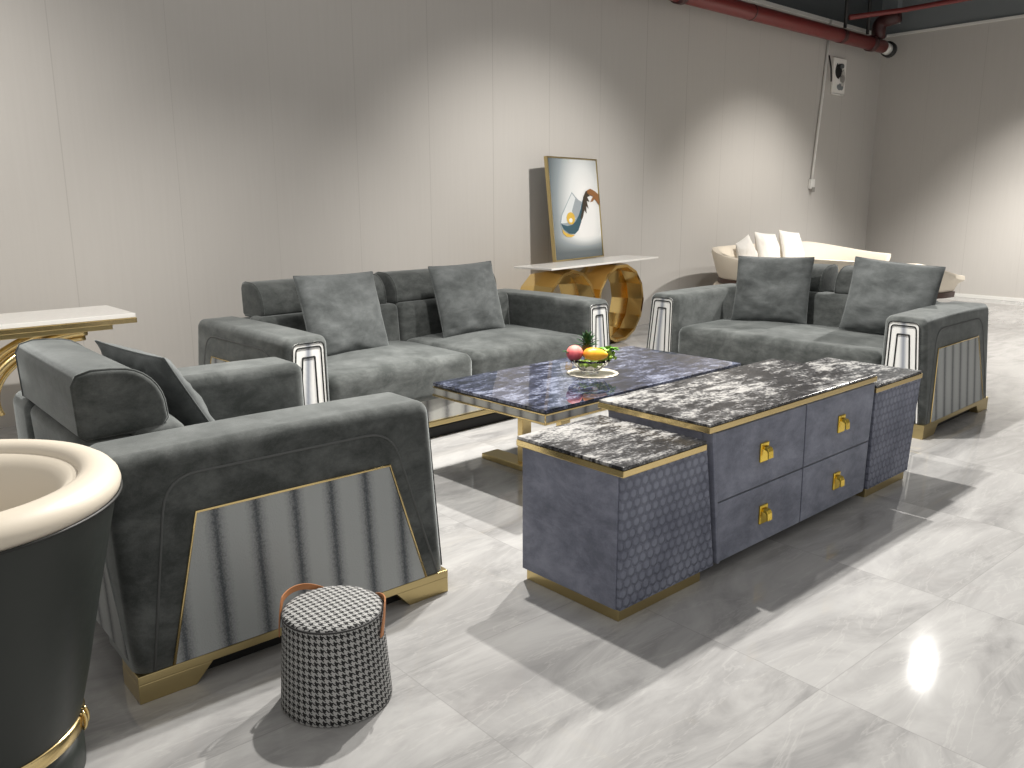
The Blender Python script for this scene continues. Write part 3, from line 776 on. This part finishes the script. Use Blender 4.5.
# ------------------------------------------------------------------ painting on the console
PW, PH = .86, .905
pa = thing('painting', 'gold-framed painting of a wine glass and a reaching hand leaning on the console', 'painting', (5.145, 5.385, .752), 0)
pa.rotation_euler = (Matrix.Rotation(rad(14), 4, 'Z') @ Matrix.Rotation(rad(-6.3), 4, 'X')).to_euler()
s = NT('painted_canvas'); v = s.coord(); zz = s.n('SeparateXYZ', i_0=v).outputs[2]
g1 = s.math('SUBTRACT', 1.30, s.math('MULTIPLY', s.n('VectorMath', operation='LENGTH', i_0=s.mapping(v, (1.7, 0, 1.15), (0, 0, 0), (-1.0, 0, -.46))).outputs['Value'], 1.15))
g2 = s.math('MINIMUM', 1.0, s.math('MAXIMUM', .12, s.math('MULTIPLY', s.math('SUBTRACT', zz, .05), 6.5)))
s.set(s.ramp(s.math('MULTIPLY', s.math('MINIMUM', g1, 1.0), g2), [(.0, (.07, .09, .10)), (.35, (.28, .32, .34)), (.75, (.78, .80, .80)), (1, (.93, .93, .92))]), .25)
box('canvas', (.012, PW-.012, .008, .030, .012, PH-.012), s.m, pa, 0)
for b in ((0, .012, 0, .034, 0, PH), (PW-.012, PW, 0, .034, 0, PH), (.0121, PW-.0121, 0, .034, 0, .012), (.0121, PW-.0121, 0, .034, PH-.012, PH)):
    box('frame_bar', b, M['brass'], pa, .002)
def relief(nm, pts, mat, y=.0072, th=.0014):
    return prism(nm, pts, 1, y-th, y, mat, pa, 0)
pg = plain('pale_glass_paint', (.34, .40, .44), .3); pd = plain('teal_liquid_paint', (.02, .085, .12), .3); po = plain('amber_liquid_paint', (.75, .48, .06), .3)
pb = plain('brown_hand_paint', (.30, .13, .04), .4); pk = plain('dark_liquid_paint', (.05, .035, .02), .4); pw_ = plain('white_highlight_paint', (.9, .9, .88), .3)
def N_(pts): return [(.014+x*(PW-.028), .014+z*(PH-.028)) for x, z in pts]
def ell(cx, cz, rx, rz, a0, a1, n=24, rot=0):
    return [(cx+rx*cos(a)*cos(rot)-rz*sin(a)*sin(rot), cz+rx*cos(a)*sin(rot)+rz*sin(a)*cos(rot)) for a in [a0+(a1-a0)*k/n for k in range(n+1)]]
relief('glass_outline', N_([(.43, .67), (.30, .55), (.18, .44), (.145, .36), (.17, .30), (.24, .25), (.34, .235), (.44, .27), (.53, .34), (.60, .46), (.62, .57), (.53, .60)]), pg, .0072)
relief('glass_face', N_([(.425, .655), (.31, .55), (.195, .44), (.16, .36), (.25, .36), (.42, .38), (.57, .46), (.60, .56), (.52, .585)]), plain('glass_light_paint', (.74, .77, .78), .3), .0060)
relief('glass_shadow', N_([(.50, .62), (.40, .48), (.44, .40), (.55, .44), (.60, .56)]), plain('glass_grey_paint', (.36, .40, .43), .3), .0050)
relief('teal_liquid', N_([(.155, .36), (.19, .345), (.28, .33), (.38, .34), (.46, .375), (.53, .43), (.60, .52), (.64, .59), (.63, .49), (.57, .36), (.50, .28), (.42, .245), (.30, .255), (.20, .30)]), pd, .0042)
relief('amber_liquid', N_([(.17, .30), (.23, .265), (.31, .245), (.42, .235), (.34, .215), (.24, .225), (.18, .26)]), po, .0034)
relief('amber_sphere', N_(ell(.36, .405, .085, .062, 0, 2*pi, 24)), po, .0034)
relief('highlight', N_(ell(.355, .385, .035, .022, 0, 2*pi, 12)), pw_, .0026)
relief('splash', N_([(.56, .41), (.60, .47), (.63, .55), (.66, .62), (.72, .68), (.80, .69), (.76, .655), (.80, .63), (.74, .62), (.78, .57), (.72, .58), (.75, .50), (.70, .53), (.70, .45), (.66, .49), (.62, .42), (.58, .38)]), pk, .0026)
relief('reaching_hand', N_([(.74, .685), (.82, .705), (.92, .68), (.995, .645), (.995, .53), (.95, .565), (.90, .60), (.86, .575), (.80, .565), (.84, .60), (.88, .625), (.80, .64), (.75, .655)]), pb, .0018)
# strut behind so that the canvas stands
box('rear_strut', (PW/2-.02, PW/2+.02, .0345, .045, .05, PH*.8), M['walnut'], pa, .002)

# ------------------------------------------------------------------ cream sofas in the far corner
def cream_sofa(label, loc, rz, W, D, H, pill=()):
    t = thing('curved_sofa', label, 'sofa', loc, rz, 'cream sofas in the far corner')
    # shell follows a U: arms flare forward; profile leans outward at the top
    path = []
    K = 56
    for k in range(K+1):
        u = k/K; a = pi*u
        # superellipse U opening towards -Y
        x = -cos(a); y = sin(a); e = 2.0/3.2
        px = math.copysign(abs(x)**e, x)*W/2; py = abs(y)**e*D*.92
        path.append((px, py, a))
    vs_, fs_ = [], []; n = 8
    for px, py, a in path:
        s_ = sin(a)
        top = lerp(H*.86, H, min(1, s_*1.3))
        nx_, ny_ = -cos(a), sin(a)
        l_ = math.hypot(nx_, ny_); nx_, ny_ = nx_/l_, ny_/l_
        for off, z in ((-.10, .505), (-.09, .56), (-.03, top-.02), (.0, top), (.05, top-.005), (.055, top-.04), (.0, .57), (-.03, .505)):
            vs_.append((px+nx_*off, py+ny_*off, z))
    for k in range(K):
        for q in range(n): fs_.append([k*n+q, k*n+(q+1) % n, (k+1)*n+(q+1) % n, (k+1)*n+q])
    fs_ += [list(range(n))[::-1], [K*n+q for q in range(n)]]
    from_pf('back_shell', vs_, fs_, M['cream_fabric'], t, True, auto=rad(50))
    rbox('seat_cushion', (-W/2+.20, W/2-.20, -.02, D*.78, .24, .46), .05, M['cream_fabric'], t, None, 3, (6, 6, 2))
    rbox('seat_base', (-W/2+.18, W/2-.18, .02, D*.82, .10, .239), .02, M['walnut'], t)
    vs_, fs_ = [], []
    for px, py, a in path:
        nx_, ny_ = -cos(a), sin(a)
        for off, z in ((-.12, .455), (.0, .455), (.005, .503), (-.12, .503)): vs_.append((px+nx_*(off-.02), py+ny_*(off-.02), z))
    for k in range(K):
        for q in range(4): fs_.append([k*4+q, k*4+(q+1) % 4, (k+1)*4+(q+1) % 4, (k+1)*4+q])
    fs_ += [[0, 1, 2, 3][::-1], [K*4+q for q in range(4)]]
    from_pf('wood_base', vs_, fs_, M['walnut'], t, False)
    for fx in (-1, 1):
        for fy in (.06, D*.62):
            box('foot', (fx*(W/2-.22)-.03, fx*(W/2-.22)+.03, fy, fy+.06, 0, .099), M['walnut'], t, .003)
    return t
ca = cream_sofa('curved cream sofa along the back wall, with three white pillows', (8.15, 4.42, 0), rad(0), 2.3, 1.05, .80)
cb = cream_sofa('curved cream sofa standing back to back with the grey loveseat', (7.62, 3.70, 0), PI2, 1.40, .50, .75)
for k, (dx, dy, yw) in enumerate(((-.80, .50, .3), (-.16, .68, .12), (.40, .74, .1))):
    on(ca, ('leftmost', 'middle', 'rightmost')[k]+' of the three white pillows on the cream sofa by the wall', dx, dy, (.67, .70, .70)[k], rad(16), yw, rad((-9, 5, 6)[k]), 10+k, .46, .14)
for o in bpy.data.objects:
    if o.name.startswith('scatter_pillow') and 'white' in o.get('label', ''):
        for c_ in o.children:
            c_.data.materials[0] = M['white_fabric']

# ------------------------------------------------------------------ pipes, conduit and vent
def wp(l, d, z): return P2(l, d, z)
ppipe = thing('sprinkler_pipe', 'thick red sprinkler pipe running along the top of the back wall', 'pipe', tuple(wp(7.5, .25, 3.20)), WA)
def L_(p): 
    q = Vector(p)-Vector(ppipe.location); return (q.x*cos(-WA)-q.y*sin(-WA), q.x*sin(-WA)+q.y*cos(-WA), q.z)
tube('pipe_run', [(x, 0, 0) for x in (-4.5, 0, 2, 3.75)], .080, M['red'], ppipe, seg=20)
for x in (-.62, .62, 2.62, 3.42):
    rr = .096 if x in (-.62, 3.42) else .084
    tube('coupling', [(x-.045, 0, 0), (x+.045, 0, 0)], rr, M['red_dark'] if x != .62 else M['white_pipe'], ppipe, seg=20) if x != .62 else tube('coupling', [(x-.012, 0, 0), (x+.012, 0, 0)], .083, M['red_dark'], ppipe, seg=20)
tube('end_cap', [(3.751, 0, 0), (3.93, 0, -.02)], .072, M['white_pipe'], ppipe, seg=18)
tube('elbow', rounded_path([(3.60, 0, .08), (3.60, 0, .28), (3.60, -.25, .32)], .1, 5), .085, M['red_dark'], ppipe, seg=16)
tube('pipe_flange', [(3.90, 0, -.01), (3.97, 0, -.02)], .098, M['black_rubber'], ppipe, seg=18)
for x in (2.70, 3.3):
    tube('hanger', [(x, 0, .098), (x, 0, 1.0)], .022, M['black_rubber'], ppipe, seg=8)
br = tube('branch_pipe', [wp(9.9, .45, 3.35), wp(10.6, .75, 3.48), Vector((10.9, 3.2, 3.56))], .030, M['red'], None, seg=12)
tag(br, 'thin red branch pipe under the dark ceiling beam', 'pipe')
pc = box('steel_column', (0, .12, 0, .12, 3.46, 4.24), M['steel'], None, .004); pc.location = (11.2, 5.50, 0)
tag(pc, 'short dark grey steel post above the corner of the red pipe', 'post')

cd = thing('wall_conduit', 'thin white cable conduit running down the back wall to a socket', 'conduit', tuple(wp(10.18, .0, 0)), WA)
tube('conduit_tube', [(.10, -.02, 3.43), (.03, -.02, 2.6), (-.10, -.02, 1.52)], .016, M['white_pipe'], cd, seg=10)
box('socket_box', (-.145, -.055, -.045, -.002, 1.40, 1.52), M['white_pipe'], cd, .006)
box('socket_plug', (-.13, -.07, -.06, -.0455, 1.36, 1.42), plain('grey_plug', (.25, .24, .22), .5), cd, .004)
tube('loose_cable', rounded_path([(.10, -.03, 3.02), (.14, -.05, 2.86), (.20, -.03, 2.72)], .05, 4), .010, M['black_rubber'], cd, seg=6)
vt = thing('vent_patch', 'white plaster patch with dark holes high on the back wall', 'wall vent', tuple(wp(10.58, .0, 2.80)), WA)
box('patch_plate', (-.155, .175, -.030, -.001, -.21, .215), plain('rough_white_plaster', (.85, .83, .79), .9), vt, .01)
def blob(cx, cz, rx, rz, n=18, sd=0): return [(cx+rx*cos(2*pi*k/n)*(1+.18*noise.noise(Vector((k*.9, sd, 0)))), cz+rz*sin(2*pi*k/n)*(1+.25*noise.noise(Vector((k*.9, sd+5, 0))))) for k in range(n)]
prism('hole', blob(-.03, .06, .085, .09, sd=1), 1, -.0345, -.0305, M['black'], vt, 0)
prism('patch_lump', blob(.085, -.02, .05, .10, sd=9), 1, -.045, -.0305, plain('white_lump_plaster', (.55, .53, .50), .9), vt, .004)
prism('hole', blob(.04, -.13, .085, .040, sd=2), 1, -.0345, -.0305, M['steel'], vt, 0)
prism('patch_lump', blob(.07, -.03, .05, .05, sd=3), 1, -.050, -.0305, plain('grey_plaster', (.30, .29, .27), .9), vt, .004)
prism('patch_lump', blob(.02, .12, .04, .03, sd=4), 1, -.060, -.035, M['steel_dark'], vt, .004)
tube('patch_edge', [(-.15, -.02, -.215), (.0, -.03, -.222), (.17, -.02, -.213)], .012, M['white_pipe'], vt, seg=8)
